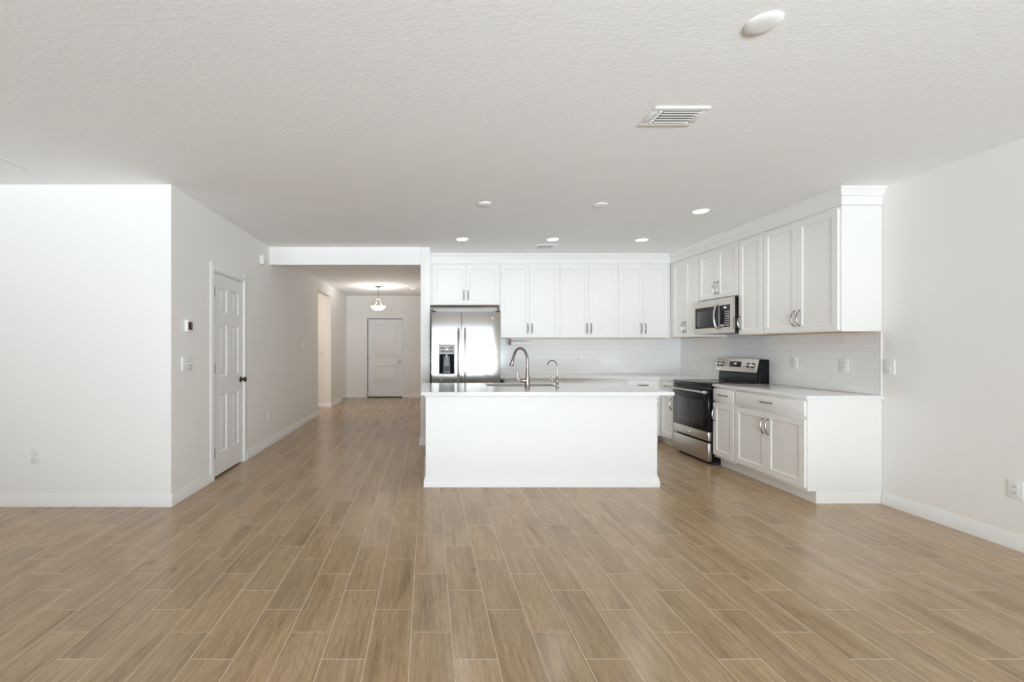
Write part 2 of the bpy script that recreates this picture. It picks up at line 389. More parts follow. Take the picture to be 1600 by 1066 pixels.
# entry door
d2 = bpy.data.objects.new('door_2', None); COL.objects.link(d2); d2.location = (E0, YE, 0); struct(d2)
d2['label'] = 'white two-panel front door at the end of the hall'
W2 = E1 - E0; c2 = .058
b = MB(); CP2 = [(0, 0), (0, -.012), (.010, -.015), (.045, -.010), (c2, -.006), (c2, 0)]
b.prism([(-u, v) for u, v in CP2], 'z', 0, EH + c2); b.prism([(W2 + u, v) for u, v in CP2], 'z', 0, EH + c2); b.prism([(v, EH + u) for u, v in CP2], 'x', -.001, W2 + .001)
b.build('casing', 'trim', d2)
MB().box(0, .010, 0, T, 0, EH).box(W2 - .010, W2, 0, T, 0, EH).box(0, W2, 0, T, EH - .010, EH).build('jamb', 'hinge', d2)
MB().box(0.01, W2 - .01, -.01, T, 0, .028).build('threshold', 'slot', d2)
xs = [.018, .018 + .16, W2 - .018 - .16, W2 - .018]; zs = [.032, .30, .86, 1.03, 2.00, EH - .016]
leaf = MB().slab(xs, zs, .012, .055, [(1, 2, 1, 2), (1, 2, 3, 4)], ((.014, .012), (.030, .012), (.055, .002))).build('door_leaf', 'door', d2)
knob(leaf, W2 - .085, .012, .965, 'pull', 1.05)
MB().lathe([(0, -.02), (.022, -.018), (.030, -.010), (.031, 0), (0, 0)], (W2 - .085, .012, 1.135), 20, 'y').build('deadbolt', 'pull', leaf)
for z in (.32, 1.08, 1.86):
    MB().box(.002, .022, -.006, .013, z - .055, z + .055).build('hinge', 'hinge', d2)

# ------------------------------------------------------------------ hardware and cabinets
def pull_mesh():
    L = .150; pts = []; rad = []
    for k in range(15):
        u = k / 14; pts.append((0, -.006 - .026 * math.sin(math.pi * u) ** 0.7, -L / 2 + L * u)); rad.append(.0048 + .0018 * math.sin(math.pi * u))
    b = MB().tube(pts, rad, 8)
    for sg in (-1, 1): b.tube([(0, 0, sg * (L / 2 - .003)), (0, -.012, sg * (L / 2 - .003))], .0065, 8)
    me = b.build('tmp', 'pull'); m_ = me.data; bpy.data.objects.remove(me); return m_
PULL = pull_mesh()
def pull(parent, x, y, z, horiz=False):
    o = bpy.data.objects.new('handle', PULL); COL.objects.link(o); o.parent = parent; o.location = (x, y, z)
    if horiz: o.rotation_euler = (0, R90, 0)
    return o
def shaker(parent, x0, x1, z0, z1, hinge_pull, zpull):
    """door with a sunk flat panel; pull beside the edge named by hinge_pull ('l' or 'r')"""
    s_ = .057
    o = MB().slab([x0, x0 + s_, x1 - s_, x1], [z0, z0 + s_, z1 - s_, z1], -.021, -.001, [(1, 2, 1, 2)], ((.003, .004), (.008, .009))).build('door', 'cab', parent)
    pull(o, x0 + .030 if hinge_pull == 'l' else x1 - .030, -.021, zpull)
    return o
def drawer(parent, x0, x1, z0, z1, handle=True):
    o = MB().box(x0, x1, -.021, -.001, z0, z1, .003).build('drawer', 'cab', parent)
    if handle: pull(o, (x0 + x1) / 2, -.021, (z0 + z1) / 2 + .005, True)
    return o
UT = 2.600; UB = 1.497
def wall_cabinet(label, loc, rot, w_, d_, zb, doors, dz0=None, reveal=.012, mid='r', left_fill=0.0, right_fill=0.0):
    t_ = thing('wall_cabinet', label, 'kitchen cabinet', loc, rot, 'white wall cabinets around the kitchen')
    MB().box(0, w_, 0, d_, .004, UT - zb, .0015).build('body', 'cab', t_)
    MB().box(.012, w_ - .012, .02, d_ - .002, 0, .004).build('underside', 'tan', t_)['label'] = 'bare tan wood underside'
    z0 = .014; z1 = 2.572 - zb; a, e = reveal + left_fill, w_ - reveal - right_fill
    zp = .145
    if doors == 1: shaker(t_, a, e, z0, z1, mid, zp)
    else:
        m_ = (a + e) / 2
        shaker(t_, a, m_ - .0015, z0, z1, 'r', zp); shaker(t_, m_ + .0015, e, z0, z1, 'l', zp)
    return t_
YU = 6.76; UX = 3.606; GAP = .0008
du = YB - .002 - YU
wall_cabinet('short white two-door wall cabinet above the steel refrigerator', (.038, YU, 1.987), 0, 1.036 - GAP, du, 1.987, 2, reveal=.022, left_fill=.025)
wall_cabinet('tall white two-door wall cabinet right of the refrigerator, above the tall faucet', (1.074, YU, UB), 0, .881 - GAP, du, UB, 2)
wall_cabinet('tall white two-door wall cabinet on the back wall above the small curved tap', (1.955, YU, UB), 0, .865 - GAP, du, UB, 2)
wall_cabinet('tall white two-door wall cabinet at the right end of the back wall', (2.820, YU, UB), 0, .786 - GAP, du, UB, 2, right_fill=.04)
dr = XR - .002 - UX
wall_cabinet('white two-door wall cabinet in the corner, left of the microwave', (UX, YU - GAP, UB), FACE_LEFT, YU - 6.022 - GAP, dr, UB, 2, left_fill=.10)
wall_cabinet('short white two-door wall cabinet directly above the microwave', (UX, 6.022, 1.955), FACE_LEFT, .767 - GAP, dr, 1.955, 2)
wall_cabinet('narrow white single-door wall cabinet right of the microwave', (UX, 5.255, UB), FACE_LEFT, .390 - GAP, dr, UB, 1, mid='l')
wall_cabinet('wide white two-door wall cabinet at the open end of the right wall', (UX, 4.865, UB), FACE_LEFT, .902, dr, UB, 2, right_fill=.006)

# frieze and crown moulding above the cabinets
def crown_pts(o): return [(0, UT + .001), (-.006, UT + .001), (-.006, 2.676), (-.016, 2.680), (-.018, 2.690), (-.026, 2.706), (-.040, 2.732), (-.046, 2.738), (-.046, H - .0005), (0, H - .0005)]
b = MB(); cp = crown_pts(0); ye = 3.963
def sweep(paths, fs=True):
    # paths: per profile point function -> list of corner points; strips between consecutive profile points
    n = len(cp); rows = []
    for o, z in cp:
        rows.append([Vector((.038, YU + o, z)), Vector((UX + o, YU + o, z)), Vector((UX + o, ye + o, z)), Vector((XR - .001, ye + o, z))])
    vv = [[b.bm.verts.new(q) for q in r] for r in rows]; F = []
    for i in range(n - 1):
        for k in range(3): F.append(b.bm.faces.new([vv[i][k], vv[i][k + 1], vv[i + 1][k + 1], vv[i + 1][k]]))
    # close the back
    for k in range(3): F.append(b.bm.faces.new([vv[n - 1][k], vv[n - 1][k + 1], vv[0][k + 1], vv[0][k]]))
    bmesh.ops.recalc_face_normals(b.bm, faces=F)
sweep(None)
struct(b.build('trim_1', 'cab'))

CT, CTh = .940, .030; BT = CT - CTh - .001; TK = .105
def base_cabinet(label, loc, rot, w_, d_, layout, lf=0.0, rf=0.0, toe_end=False, drawer_pull=True):
    t_ = thing('base_cabinet', label, 'kitchen cabinet', loc, rot, 'white base cabinets around the kitchen')
    MB().box(0, w_, 0, d_, TK, BT, .0015).build('body', 'cab', t_)
    MB().box(0, w_, .075, d_, 0, TK).build('toe_kick', 'cab', t_)
    a, e = .012 + lf, w_ - .012 - rf
    dz0, dz1, z0, z1 = .752, .888, .135, .728
    if layout == 'one_l' or layout == 'one_r':
        drawer(t_, a, e, dz0, dz1); shaker(t_, a, e, z0, z1, layout[-1], .592)
    elif layout == 'two':
        drawer(t_, a, e, dz0, dz1); m_ = (a + e) / 2
        shaker(t_, a, m_ - .0015, z0, z1, 'r', .592); shaker(t_, m_ + .0015, e, z0, z1, 'l', .592)
    return t_
YF = 6.465; BX = 3.310; db = YB - .002 - YF; dbr = XR - .002 - BX
base_cabinet('white base cabinet beside the refrigerator, mostly hidden behind the island sink', (1.080, YF, 0), 0, .875 - GAP, db, 'two')
base_cabinet('white base cabinet under the middle of the back counter, hidden behind the island', (1.955, YF, 0), 0, .865 - GAP, db, 'two')
base_cabinet('white base cabinet with one drawer at the right end of the back counter', (2.820, YF, 0), 0, BX - 2.820 - GAP, db, 'one_r', rf=.03)
base_cabinet('white base cabinet in the corner, left of the black and steel range', (BX, YB - .004, 0), FACE_LEFT, YB - .004 - 6.013, dbr, 'one_r', lf=.69, rf=.075)
base_cabinet('narrow white base cabinet with one door just right of the range', (BX, 5.252, 0), FACE_LEFT, .372 - GAP, dbr, 'one_l')
bc = base_cabinet('wide white base cabinet with one drawer over two doors at the open counter end', (BX, 4.880, 0), FACE_LEFT, 4.880 - 3.963, dbr, 'two')

# countertops
b = MB().prism([(1.0, YF - .025), (BX - .025, YF - .025), (BX - .025, 6.012), (XR - .001, 6.012), (XR - .001, YB - .001), (1.0, YB - .001)], 'z', CT - CTh, CT)
tag(b.build('countertop', 'quartz'), 'white quartz counter along the back wall, from the refrigerator into the corner', 'countertop')
b = MB().box(BX - .025, XR - .001, 3.945, 5.253, CT - CTh, CT, .002)
tag(b.build('countertop', 'quartz'), 'white quartz counter on the base cabinets right of the range', 'countertop')

# tiled backsplash (UV in metres)
def tiled(o, horiz, off=0.0):
    uvl = o.data.uv_layers.new(name='UVMap')
    for p_ in o.data.polygons:
        for li in p_.loop_indices:
            v = o.data.vertices[o.data.loops[li].vertex_index].co
            uvl.data[li].uv = (v.x + off, v.z)
    return o
TZ = UB - CT - .001
bs = thing('backsplash', 'white subway tile backsplash on the back wall', 'tile backsplash', (1.0, YB, CT + .0005))
tiled(MB().box(0, XR - .0095 - 1.0, -.009, -.0005, 0, TZ).build('tiled_panel', 'tile', bs), True)
bs = thing('backsplash', 'white subway tile backsplash on the right wall behind the range, ending in an edge trim', 'tile backsplash', (XR, YB - .0005, CT + .0005), FACE_LEFT)
tiled(MB().box(0, YB - .0005 - 3.972, -.009, -.0005, 0, TZ).build('tiled_panel', 'tile', bs), True, .11)
MB().box(YB - .0005 - 3.972, YB - .0005 - 3.962, -.011, -.0005, 0, TZ, .001).build('edge_trim', 'trim', bs)

# ------------------------------------------------------------------ island
IX0, IX1, IY0, IY1 = -.018, 2.238, 4.436, 5.325
isl = thing('kitchen_island', 'white panelled kitchen island in front of the refrigerator', 'kitchen island', ((IX0 + IX1) / 2, (IY0 + IY1) / 2, 0))
ox, oy = (IX0 + IX1) / 2, (IY0 + IY1) / 2
def L(x0, x1, y0, y1): return x0 - ox, x1 - ox, y0 - oy, y1 - oy
SX0, SX1, SY0, SY1 = .655, 1.415, 4.905, 5.275     # sink opening
b = MB().box(*L(IX0, IX1, IY0, IY0 + .06), 0, BT).box(*L(IX0, IX0 + .05, IY0 + .06, IY1), 0, BT).box(*L(IX1 - .05, IX1, IY0 + .06, IY1), 0, BT).box(*L(IX0 + .05, IX1 - .05, IY1 - .03, IY1), 0, BT)
b.build('body', 'island', isl)
b = MB(); hy = IY0 - oy; hx0, hx1 = IX0 - ox, IX1 - ox; HY1 = IY1 - oy
def ring_board(b, prof):
    rows = []
    for d, z in prof:
        rows.append([b.bm.verts.new(q) for q in ((hx0 - d, HY1, z), (hx0 - d, hy - d, z), (hx1 + d, hy - d, z), (hx1 + d, HY1, z))])
    F = []
    for r0, r1 in zip(rows, rows[1:]):
        for k in range(3): F.append(b.bm.faces.new([r0[k], r0[k + 1], r1[k + 1], r1[k]]))
    bmesh.ops.recalc_face_normals(b.bm, faces=F)
ring_board(b, [(0, .001), (.020, .001), (.020, .058), (.014, .066), (.013, .082), (.007, .090), (.006, .102), (.001, .108), (.0003, .108)])
b.build('baseboard', 'island', isl)
b = MB(); ring_board(b, [(.0003, BT - .034), (.006, BT - .034), (.010, BT - .026), (.010, BT - .001), (.0003, BT - .001)])
b.build('top_moulding', 'island', isl)

def rounded_loop(x0, x1, y0, y1, r, n=6):
    out = []
    for cx_, cy_, a0 in ((x1 - r, y0 + r, -90), (x1 - r, y1 - r, 0), (x0 + r, y1 - r, 90), (x0 + r, y0 + r, 180)):
        for k in range(n + 1):
            a = math.radians(a0 + 90 * k / n); out.append((cx_ + r * math.cos(a), cy_ + r * math.sin(a)))
    return out
b = MB(); bm = b.bm
outer = rounded_loop(-.063, 2.318, 4.266, 5.36, .006, 2); inner = rounded_loop(SX0, SX1, SY0, SY1, .03)
def loop_edges(pts, z):
    v = [bm.verts.new((x, y, z)) for x, y in pts]; return v, [bm.edges.new((v[i], v[(i + 1) % len(v)])) for i in range(len(v))]
for z, flip in ((CT, False), (CT - CTh, True)):
    v1, e1 = loop_edges(outer, z); v2, e2 = loop_edges(inner, z)
    bmesh.ops.triangle_fill(bm, edges=e1 + e2, use_beauty=True)
    if not flip: T1, T2 = v1, v2
    else: B1, B2 = v1, v2
for A, B in ((T1, B1), (T2, B2)):
    for i in range(len(A)): bm.faces.new([A[i], A[(i + 1) % len(A)], B[(i + 1) % len(A)], B[i]])
bmesh.ops.recalc_face_normals(bm, faces=bm.faces)
for v in bm.verts: v.co -= Vector((1.1275, 4.813, 0))
o = b.build('countertop', 'quartz', None, (1.1275, 4.813, 0)); tag(o, 'white quartz island counter holding the sink and two faucets', 'countertop')

# undermount sink
b = MB(); bm = b.bm
rings = []
for ins, z in ((-.012, CT - CTh - .002), (-.004, CT - CTh - .004), (.0, CT - .10), (.006, CT - .20), (.03, CT - .222)):
    rings.append([bm.verts.new((x - 1.035, y - 5.09, z)) for x, y in rounded_loop(SX0 + ins - .004, SX1 - ins + .004, SY0 + ins - .004, SY1 - ins + .004, .035)])
for r0, r1 in zip(rings, rings[1:]):
    for i in range(len(r0)):
        f = bm.faces.new([r0[i], r0[(i + 1) % len(r0)], r1[(i + 1) % len(r0)], r1[i]]); f.smooth = True
bm.faces.new(rings[-1]); bmesh.ops.recalc_face_normals(bm, faces=bm.faces); bmesh.ops.reverse_faces(bm, faces=bm.faces)
sk = thing('kitchen_sink', 'steel undermount sink set into the island counter', 'sink', (1.035, 5.09, 0))
b.build('basin', 'steel', sk)
MB().lathe([(0, .004), (.03, .004), (.042, .006), (.045, 0), (.045, -.02), (0, -.02)], (0, 0, CT - .222), 24).build('drain', 'chrome', sk)

# tall pull-down faucet
FX, FY = 1.030, 4.695
fa = thing('kitchen_faucet', 'tall brushed nickel pull-down faucet with an arched spout on the island', 'faucet', (FX, FY, CT))
MB().lathe([(0, 0), (.029, 0), (.029, .006), (.0265, .012), (.0255, .05), (.024, .10), (.020, .145), (.0165, .19), (.0155, .22), (0, .22)], (0, 0, 0), 24).build('body', 'nickel', fa)
dv = Vector((-.70, .714, 0))
def sp(s_, z): return Vector((dv.x * s_, dv.y * s_, z))
pts = smooth_path([sp(0, .20), sp(0, .26), sp(.002, .31), (sp(.015, .358)), sp(.045, .397), sp(.088, .412), sp(.130, .395), sp(.158, .352), sp(.172, .312)])
MB().tube(pts, .0138, 16).build('spout', 'nickel', fa)
MB().tube([sp(.170, .318), sp(.172, .311), sp(.177, .296), sp(.188, .26), sp(.195, .236), sp(.198, .226), sp(.1985, .224)], [.0145, .0150, .0152, .0185, .0225, .0225, .018], 18).build('spray_head', 'nickel', fa)
h = MB().tube([(-.012, 0, .078), (-.045, 0, .078), (-.066, 0, .078), (-.074, 0, .078)], [.021, .021, .019, .013], 16)
hp = smooth_path([(-.066, 0, .076), (-.092, 0, .088), (-.104, 0, .112), (-.102, 0, .140), (-.108, 0, .172), (-.112, 0, .180)], 5)
h.tube(hp, lerp_list([.011, .0095, .0085, .007, .006, .003], 5), 12); h.build('lever', 'nickel', fa)
# small drinking water tap
TX, TY = 1.337, 4.695
tp = thing('water_tap', 'small slim drinking water tap right of the tall faucet on the island', 'faucet', (TX, TY, CT))
MB().lathe([(0, 0), (.019, 0), (.019, .005), (.014, .009), (.0125, .02), (.0125, .045), (.0165, .055), (.018, .072), (.0145, .092), (.009, .108), (.0065, .125), (0, .125)], (0, 0, 0), 20).build('body', 'nickel', tp)
dv = Vector((-.86, .51, 0))
pts = smooth_path([sp(0, .11), sp(0, .17), sp(0, .225), sp(.010, .258), (sp(.033, .281)), sp(.062, .283), sp(.088, .262), sp(.100, .235)])
MB().tube(pts, .0062, 12).build('spout', 'nickel', tp)
h = MB().tube([(-.01, 0, .062), (-.042, 0, .066)], [.008, .007], 12).tube(smooth_path([(-.038, 0, .064), (-.052, 0, .078), (-.056, 0, .105), (-.055, 0, .118)], 4), lerp_list([.008, .008, .0085, .006], 4), 12)
h.build('lever', 'nickel', tp)

# ------------------------------------------------------------------ refrigerator
RY = 6.150; RX = .055; RW = .932; RT = 1.838
fr = thing('refrigerator', 'stainless steel side-by-side refrigerator with a water dispenser', 'refrigerator', (RX, RY, 0))
MB().box(.004, RW - .004, .075, .80, .02, 1.80, .004).build('body', 'grey', fr)
MB().box(.03, RW - .03, .11, .16, 1.80, 1.895, .003).build('hinge_cover', 'lightgrey', fr)
MB().box(.002, .06, .01, .10, RT + .001, RT + .018, .003).build('hinge_cap', 'black', fr)
MB().box(RW - .06, RW - .002, .01, .10, RT + .001, RT + .018, .003).build('hinge_cap', 'black', fr)
MB().box(.02, RW - .02, .06, .10, .0, .09).build('kick_grille', 'matteblack', fr)
SPL = .405
def xdiv(a, e, n, extra=()):
    return sorted(set([round(a + (e - a) * k / n, 5) for k in range(n + 1)] + [round(q, 5) for q in extra]))
DA, DE, DZ0, DZ1 = .100, .308, 1.010, 1.392         # dispenser opening
xs = xdiv(.0, SPL - .004, 12, (DA, DE)); i0, i1 = xs.index(DA), xs.index(DE)
fd = MB().slab(xs, [.10, DZ0, DZ1, RT], 0, .07, [(i0, i1, 1, 2)], ((.0, .0005), (.0, .06)), bulge=.005).build('freezer_door', 'steel', fr)
rd = MB().slab(xdiv(SPL + .004, RW, 12), [.10, RT], 0, .07, bulge=.006).build('fridge_door', 'steel', fr)
MB().box(SPL - .004, SPL + .004, .02, .074, .10, RT - .002).build('door_seal', 'black', fr)
def fridge_handle(parent, x):
    p_ = smooth_path([(x, -.008, 1.610), (x, -.045, 1.595), (x, -.060, 1.55), (x, -.064, 1.30), (x, -.064, .85), (x, -.060, .60), (x, -.045, .555), (x, -.008, .54)], 6)
    MB().tube(p_, .0165, 14, (1.15, .8)).build('handle', 'steel', parent)
fridge_handle(fd, SPL - .038); fridge_handle(rd, SPL + .046)
# dispenser: frame, chrome control panel, dark niche with cradle, tray
dm = (DA + DE) / 2
yb = -.012
b = MB(); fw = .012
b.box(DA - .004, DE + .004, yb - .006, .0, DZ1 - .002, DZ1 + .010, .003).box(DA - .004, DE + .004, yb - .012, .0, DZ0 - .012, DZ0, .003)
b.box(DA - .004, DA + .006, yb - .004, .004, DZ0, DZ1, .002).box(DE - .006, DE + .004, yb - .004, .004, DZ0, DZ1, .002)
dsp = b.build('dispenser', 'grey', fr)
zc = DZ1 - .125
MB().box(DA + .006, DE - .006, yb - .003, .03, zc, DZ1 - .002, .004).build('control_panel', 'lightgrey', dsp)
for dx, dz in ((-.07, .045), (-.045, .085), (-.045, .04), (.045, .085), (.045, .04), (.07, .045), (-.072, .085), (.072, .085)):
    MB().lathe([(0, -.004), (.010, -.004), (.012, 0), (0, 0)], (dm + dx, yb - .003, zc + dz), 14, 'y').build('button', 'matteblack', dsp)
MB().lathe([(0, -.006), (.026, -.006), (.030, -.003), (.032, 0), (0, 0)], (dm, yb - .003, zc + .062), 24, 'y').build('dial', 'chrome', dsp)
b = MB().box(DA + .001, DE - .001, .052, .058, DZ0 + .001, zc).box(DA + .001, DA + .006, .0, .052, DZ0 + .001, zc).box(DE - .006, DE - .001, .0, .052, DZ0 + .001, zc).box(DA + .001, DE - .001, .0, .052, DZ0 + .001, DZ0 + .006)
b.build('niche', 'niche', dsp)
MB().prism([(dm - .05, DZ0 + .04), (dm + .05, DZ0 + .04), (dm + .042, zc - .02), (dm - .042, zc - .02)], 'y', .025, .045).build('cradle', 'cradle', dsp)
MB().prism([(dm - .034, DZ0 + .10), (dm + .034, DZ0 + .10), (dm + .028, zc - .045), (dm - .028, zc - .045)], 'y', .014, .026).build('paddle', 'black', dsp)
MB().box(dm - .012, dm + .012, .008, .03, zc - .05, zc - .001, .003).build('spout', 'lightgrey', dsp)
b = MB()
for k in range(6): b.box(dm - .044 + k * .016, dm - .036 + k * .016, .004, .040, DZ0 + .007, DZ0 + .034)
b.build('drip_tray', 'lightgrey', dsp)
MB().lathe([(0, -.003), (.012, -.003), (.013, 0), (0, 0)], (RW - .112, -.010, RT - .082), 20, 'y').build('badge', 'chrome', rd)
MB().lathe([(0, -.003), (.014, -.003), (.016, 0), (0, 0)], (dm - .075, -.013, .922), 20, 'y').build('emblem', 'lightgrey', fd)

# ------------------------------------------------------------------ range; local x runs from the far side to the near side
GX = 3.245; GY = 6.009; GW = .753
rg = thing('range', 'freestanding stainless steel and black glass electric range', 'range', (GX, GY, 0), FACE_LEFT)
GD = XR - .013 - GX
MB().box(0, GW, .045, GD, .03, .893, .002).build('body', 'black', rg)
MB().box(.02, GW - .02, .075, GD - .02, 0, .03).build('plinth', 'matteblack', rg)
MB().box(-.001, GW + .001, .002, GD, .900, .938, .006).build('cooktop', 'glass', rg)
MB().box(.004, GW - .004, .012, .045, .868, .899).build('vent_strip', 'matteblack', rg)
od = MB().box(.004, GW - .004, 0, .043, .376, .866, .004).build('oven_door', 'glass', rg)
MB().box(.10, GW - .10, -.0015, .001, .435, .730, .001).build('window', 'window', od)['label'] = 'smoky oven window'
MB().box(.004, GW - .004, -.002, .043, .274, .3755, .003).build('lower_panel', 'steel_dark', od)
hb = MB().tube([(.012, -.040, .838), (GW - .012, -.040, .838)], .021, 16, (.62, 1.05))
for x in (.028, GW - .028): hb.box(x - .018, x + .018, -.036, .0, .824, .852, .004)
hb.build('handle', 'steel', od)
for x in (.014, GW - .014): MB().lathe([(0, -.012), (.018, -.010), (.021, 0), (.018, .010), (0, .012)], (x, -.040, .838), 16, 'x').build('end_cap', 'chrome', od)
MB().box(.004, GW - .004, .0, .043, .036, .250, .004).build('storage_drawer', 'steel_dark', rg)
MB().lathe([(0, -.003), (.013, -.003), (.014, 0), (0, 0)], (GW / 2, -.002, .325), 20, 'y').build('badge', 'chrome', od)
# burner rings printed on the glass
for x, y, r in ((.19, .20, .105), (.56, .20, .08), (.19, .46, .08), (.56, .46, .105)):
    MB().lathe([(r - .002, 0), (r + .002, 0), (r + .002, .0006), (r - .002, .0006), (r - .002, 0)], (x, y, .938), 40).build('burner_ring', 'grey', rg)
# backguard: leaning steel fascia in a black housing
bx = 3.79 - GX
bgd = MB().prism([(bx + .055, .9385), (GD, .9385), (GD, 1.215), (bx + .09, 1.222), (bx + .045, 1.222), (bx + .01, 1.062), (bx + .06, 1.050)], 'x', .001, GW - .001).build('backguard', 'black', rg)
MB().box(.03, GW - .05, bx + .050, bx + .056, .965, 1.045, .001).build('vent_panel', 'cradle', bgd)
lean = math.atan2(.035, .16)
fas = bpy.data.objects.new('control_panel', MB().box(.0, GW, -.007, -.0005, 0, .166, .002).build('tmp', 'steel_dark').data)
bpy.data.objects.remove(bpy.data.objects['tmp'])
COL.objects.link(fas); fas.parent = rg; fas.location = (0, bx + .010, 1.061); fas.rotation_euler = (-lean, 0, 0)
MB().box(.265, .475, -.0095, -.007, .058, .125, .001).build('display', 'glass', fas)
MB().box(.352, .395, -.0102, -.0096, .092, .106).build('clock_digits', 'digits', fas)
for x in (.055, .128, .600, .680):
    k_ = MB().lathe([(0, -.034), (.017, -.034), (.020, -.030), (.021, -.012), (.026, -.008), (.027, 0), (0, 0)], (x, -.007, .085), 24, 'y').box(x - .0035, x + .0035, -.040, -.033, .068, .102, .001)
    k_.build('knob', 'chrome', fas)
    MB().lathe([(.028, -.0006), (.034, -.0006), (.034, 0), (.028, 0), (.028, -.0006)], (x, -.007, .085), 24, 'y').build('knob_ring', 'matteblack', fas)

# ------------------------------------------------------------------ microwave
WX = 3.522; WY = 6.010; WW = .755; WZ = 1.532; WH = .418
mw = thing('microwave', 'stainless steel over-the-range microwave with a dark door window', 'microwave', (WX, WY, WZ), FACE_LEFT)
MB().box(0, WW, .030, XR - .012 - WX, 0, WH - .001, .003).build('body', 'black', mw)
xs = [.0, .024, .505, .512]; zs = [.0, .062, .345, WH - .002]
md = MB().slab([.0, .024, .506], [.0, .066, .335, WH - .002], 0, .029, [(1, 2, 1, 2)], ((.001, .004),)).build('door', 'steel_dark', mw)
MB().box(.026, .504, .0005, .0035, .069, .332).build('window_glass', 'glass', md)
MB().box(.065, .44, -.001, .0006, .095, .285, .0005).build('window_mesh', 'window', md)['label'] = 'grey mesh behind the window'
cpn = MB().slab([.5075, .515, .712, WW], [.0, .066, .335, WH - .002], 0, .029, [(1, 2, 1, 2)], ((.001, .004),)).build('control_panel', 'steel_dark', mw)
MB().box(.517, .710, .0005, .0035, .069, .332).build('keypad', 'glass', cpn)
MB().box(.60, .645, -.0008, .0006, .292, .312).build('clock_digits', 'digits', cpn)
b = MB()
for i in range(3):
    for j in range(7): b.box(.622 + i * .028, .640 + i * .028, -.0006, .0006, .085 + j * .027, .098 + j * .027)
b.build('key', 'button', cpn)
MB().box(.53, .60, -.0008, .0006, .078, .105).build('label_strip', 'lightgrey', cpn)
p_ = smooth_path([(.500, .002, .340), (.500, -.030, .325), (.500, -.046, .26), (.500, -.050, .20), (.500, -.046, .14), (.500, -.030, .075), (.500, .002, .06)], 6)
MB().tube(p_, .0135, 14, (1.2, .8)).build('handle', 'steel', md)
MB().lathe([(0, -.003), (.011, -.003), (.012, 0), (0, 0)], (.40, 0, .374), 20, 'y').build('badge', 'chrome', md)
MB().box(.20, .56, .07, .30, -.006, .0).build('grease_filter', 'grey', mw)

# under-cabinet holder
ph = thing('under_cabinet_holder', 'white roll holder fixed under the wall cabinet right of the refrigerator', 'holder', (1.405, 6.90, UB))
MB().box(-.155, .155, -.05, .05, -.014, 0, .003).build('mounting_plate', 'plastic', ph)
MB().box(-.160, -.140, -.045, .045, -.105, -.010, .006).build('bracket', 'grey', ph)
MB().tube([(-.14, 0, -.072), (.155, 0, -.072)], .030, 20).build('roll_bar', 'plastic', ph)

# ------------------------------------------------------------------ wall plates
def plate(name, label, cat, loc, rot, w_, h_, kind, n=1, group=None, d_=.007):
    t_ = thing(name, label, cat, loc, rot, group)
    MB().box(-w_ / 2, w_ / 2, -d_, 0, -h_ / 2, h_ / 2, .0025).build('face_plate', 'plastic', t_)
    for k in range(n):
        cx_ = (k - (n - 1) / 2) * .046
        if kind == 'outlet':
            for sg in (-1, 1):
                o = MB().box(cx_ - .017, cx_ + .017, -d_ - .002, -d_ + .001, sg * .020 - .0145, sg * .020 + .0145, .003).build('socket', 'plastic', t_)
                b_ = MB()
                for dx in (-.0065, .0065): b_.box(cx_ + dx - .0014, cx_ + dx + .0014, -d_ - .0024, -d_ - .0018, sg * .020 - .001, sg * .020 + .008)
                b_.lathe([(0, -.0004), (.0028, -.0004), (.0028, .0003), (0, .0003)], (cx_, -d_ - .002, sg * .020 - .0085), 10, 'y')
                b_.build('slot', 'slot', o)
        elif kind == 'toggle':
            MB().box(cx_ - .006, cx_ + .006, -d_ - .001, -d_ + .001, -.014, .014).build('switch_opening', 'lightgrey', t_)
            o = MB().prism([(-d_ - .014, .004), (-d_ - .014, .012), (-d_, .006), (-d_, -.008)], 'x', cx_ - .0045, cx_ + .0045).build('toggle', 'plastic', t_)
        elif kind == 'rocker':
            MB().box(cx_ - .0175, cx_ + .0175, -d_ - .0006, -d_ + .001, -.035, .035).build('rocker_frame', 'lightgrey', t_)
            MB().prism([(-d_ - .006, -.033), (-d_ - .002, .033), (-d_, .033), (-d_, -.033)], 'x', cx_ - .016, cx_ + .016).build('rocker', 'plastic', t_)
    return t_
OG = 'white duplex wall outlets'
plate('wall_outlet', 'white duplex outlet low on the short wall beside the hall', 'outlet', (-3.344, 3.891, .43), 0, .085, .126, 'outlet', group=OG)
plate('wall_outlet', 'white outlet low on the hall wall past the six-panel door', 'outlet', (XL, 6.30, .414), FACE_RIGHT, .078, .122, 'outlet', group=OG)
plate('wall_outlet', 'white outlet low on the bare right wall at the picture edge', 'outlet', (XR, 3.062, .403), FACE_LEFT, .085, .126, 'outlet', group=OG)
plate('wall_outlet', 'white outlet in the backsplash under the middle back wall cabinet', 'outlet', (2.337, YB - .009, 1.205), 0, .078, .122, 'outlet', group=OG)
plate('wall_outlet', 'white outlet in the back backsplash nearest the kitchen corner', 'outlet', (3.525, YB - .009, 1.205), 0, .078, .122, 'outlet', group=OG)
plate('wall_outlet', 'white outlet in the right backsplash between the corner and range', 'outlet', (XR - .009, 6.53, 1.195), FACE_LEFT, .078, .122, 'outlet', group=OG)
plate('wall_outlet', 'white outlet in the right backsplash just right of the range backguard', 'outlet', (XR - .009, 4.895, 1.195), FACE_LEFT, .080, .122, 'outlet', group=OG)
plate('wall_outlet', 'white outlet in the right backsplash nearest its tiled edge', 'outlet', (XR - .009, 4.312, 1.19), FACE_LEFT, .085, .128, 'outlet', group=OG)
plate('wall_switch', 'white rocker switch on the right wall beside the backsplash end', 'light switch', (XR, 3.893, 1.192), FACE_LEFT, .085, .128, 'rocker', d_=.011)
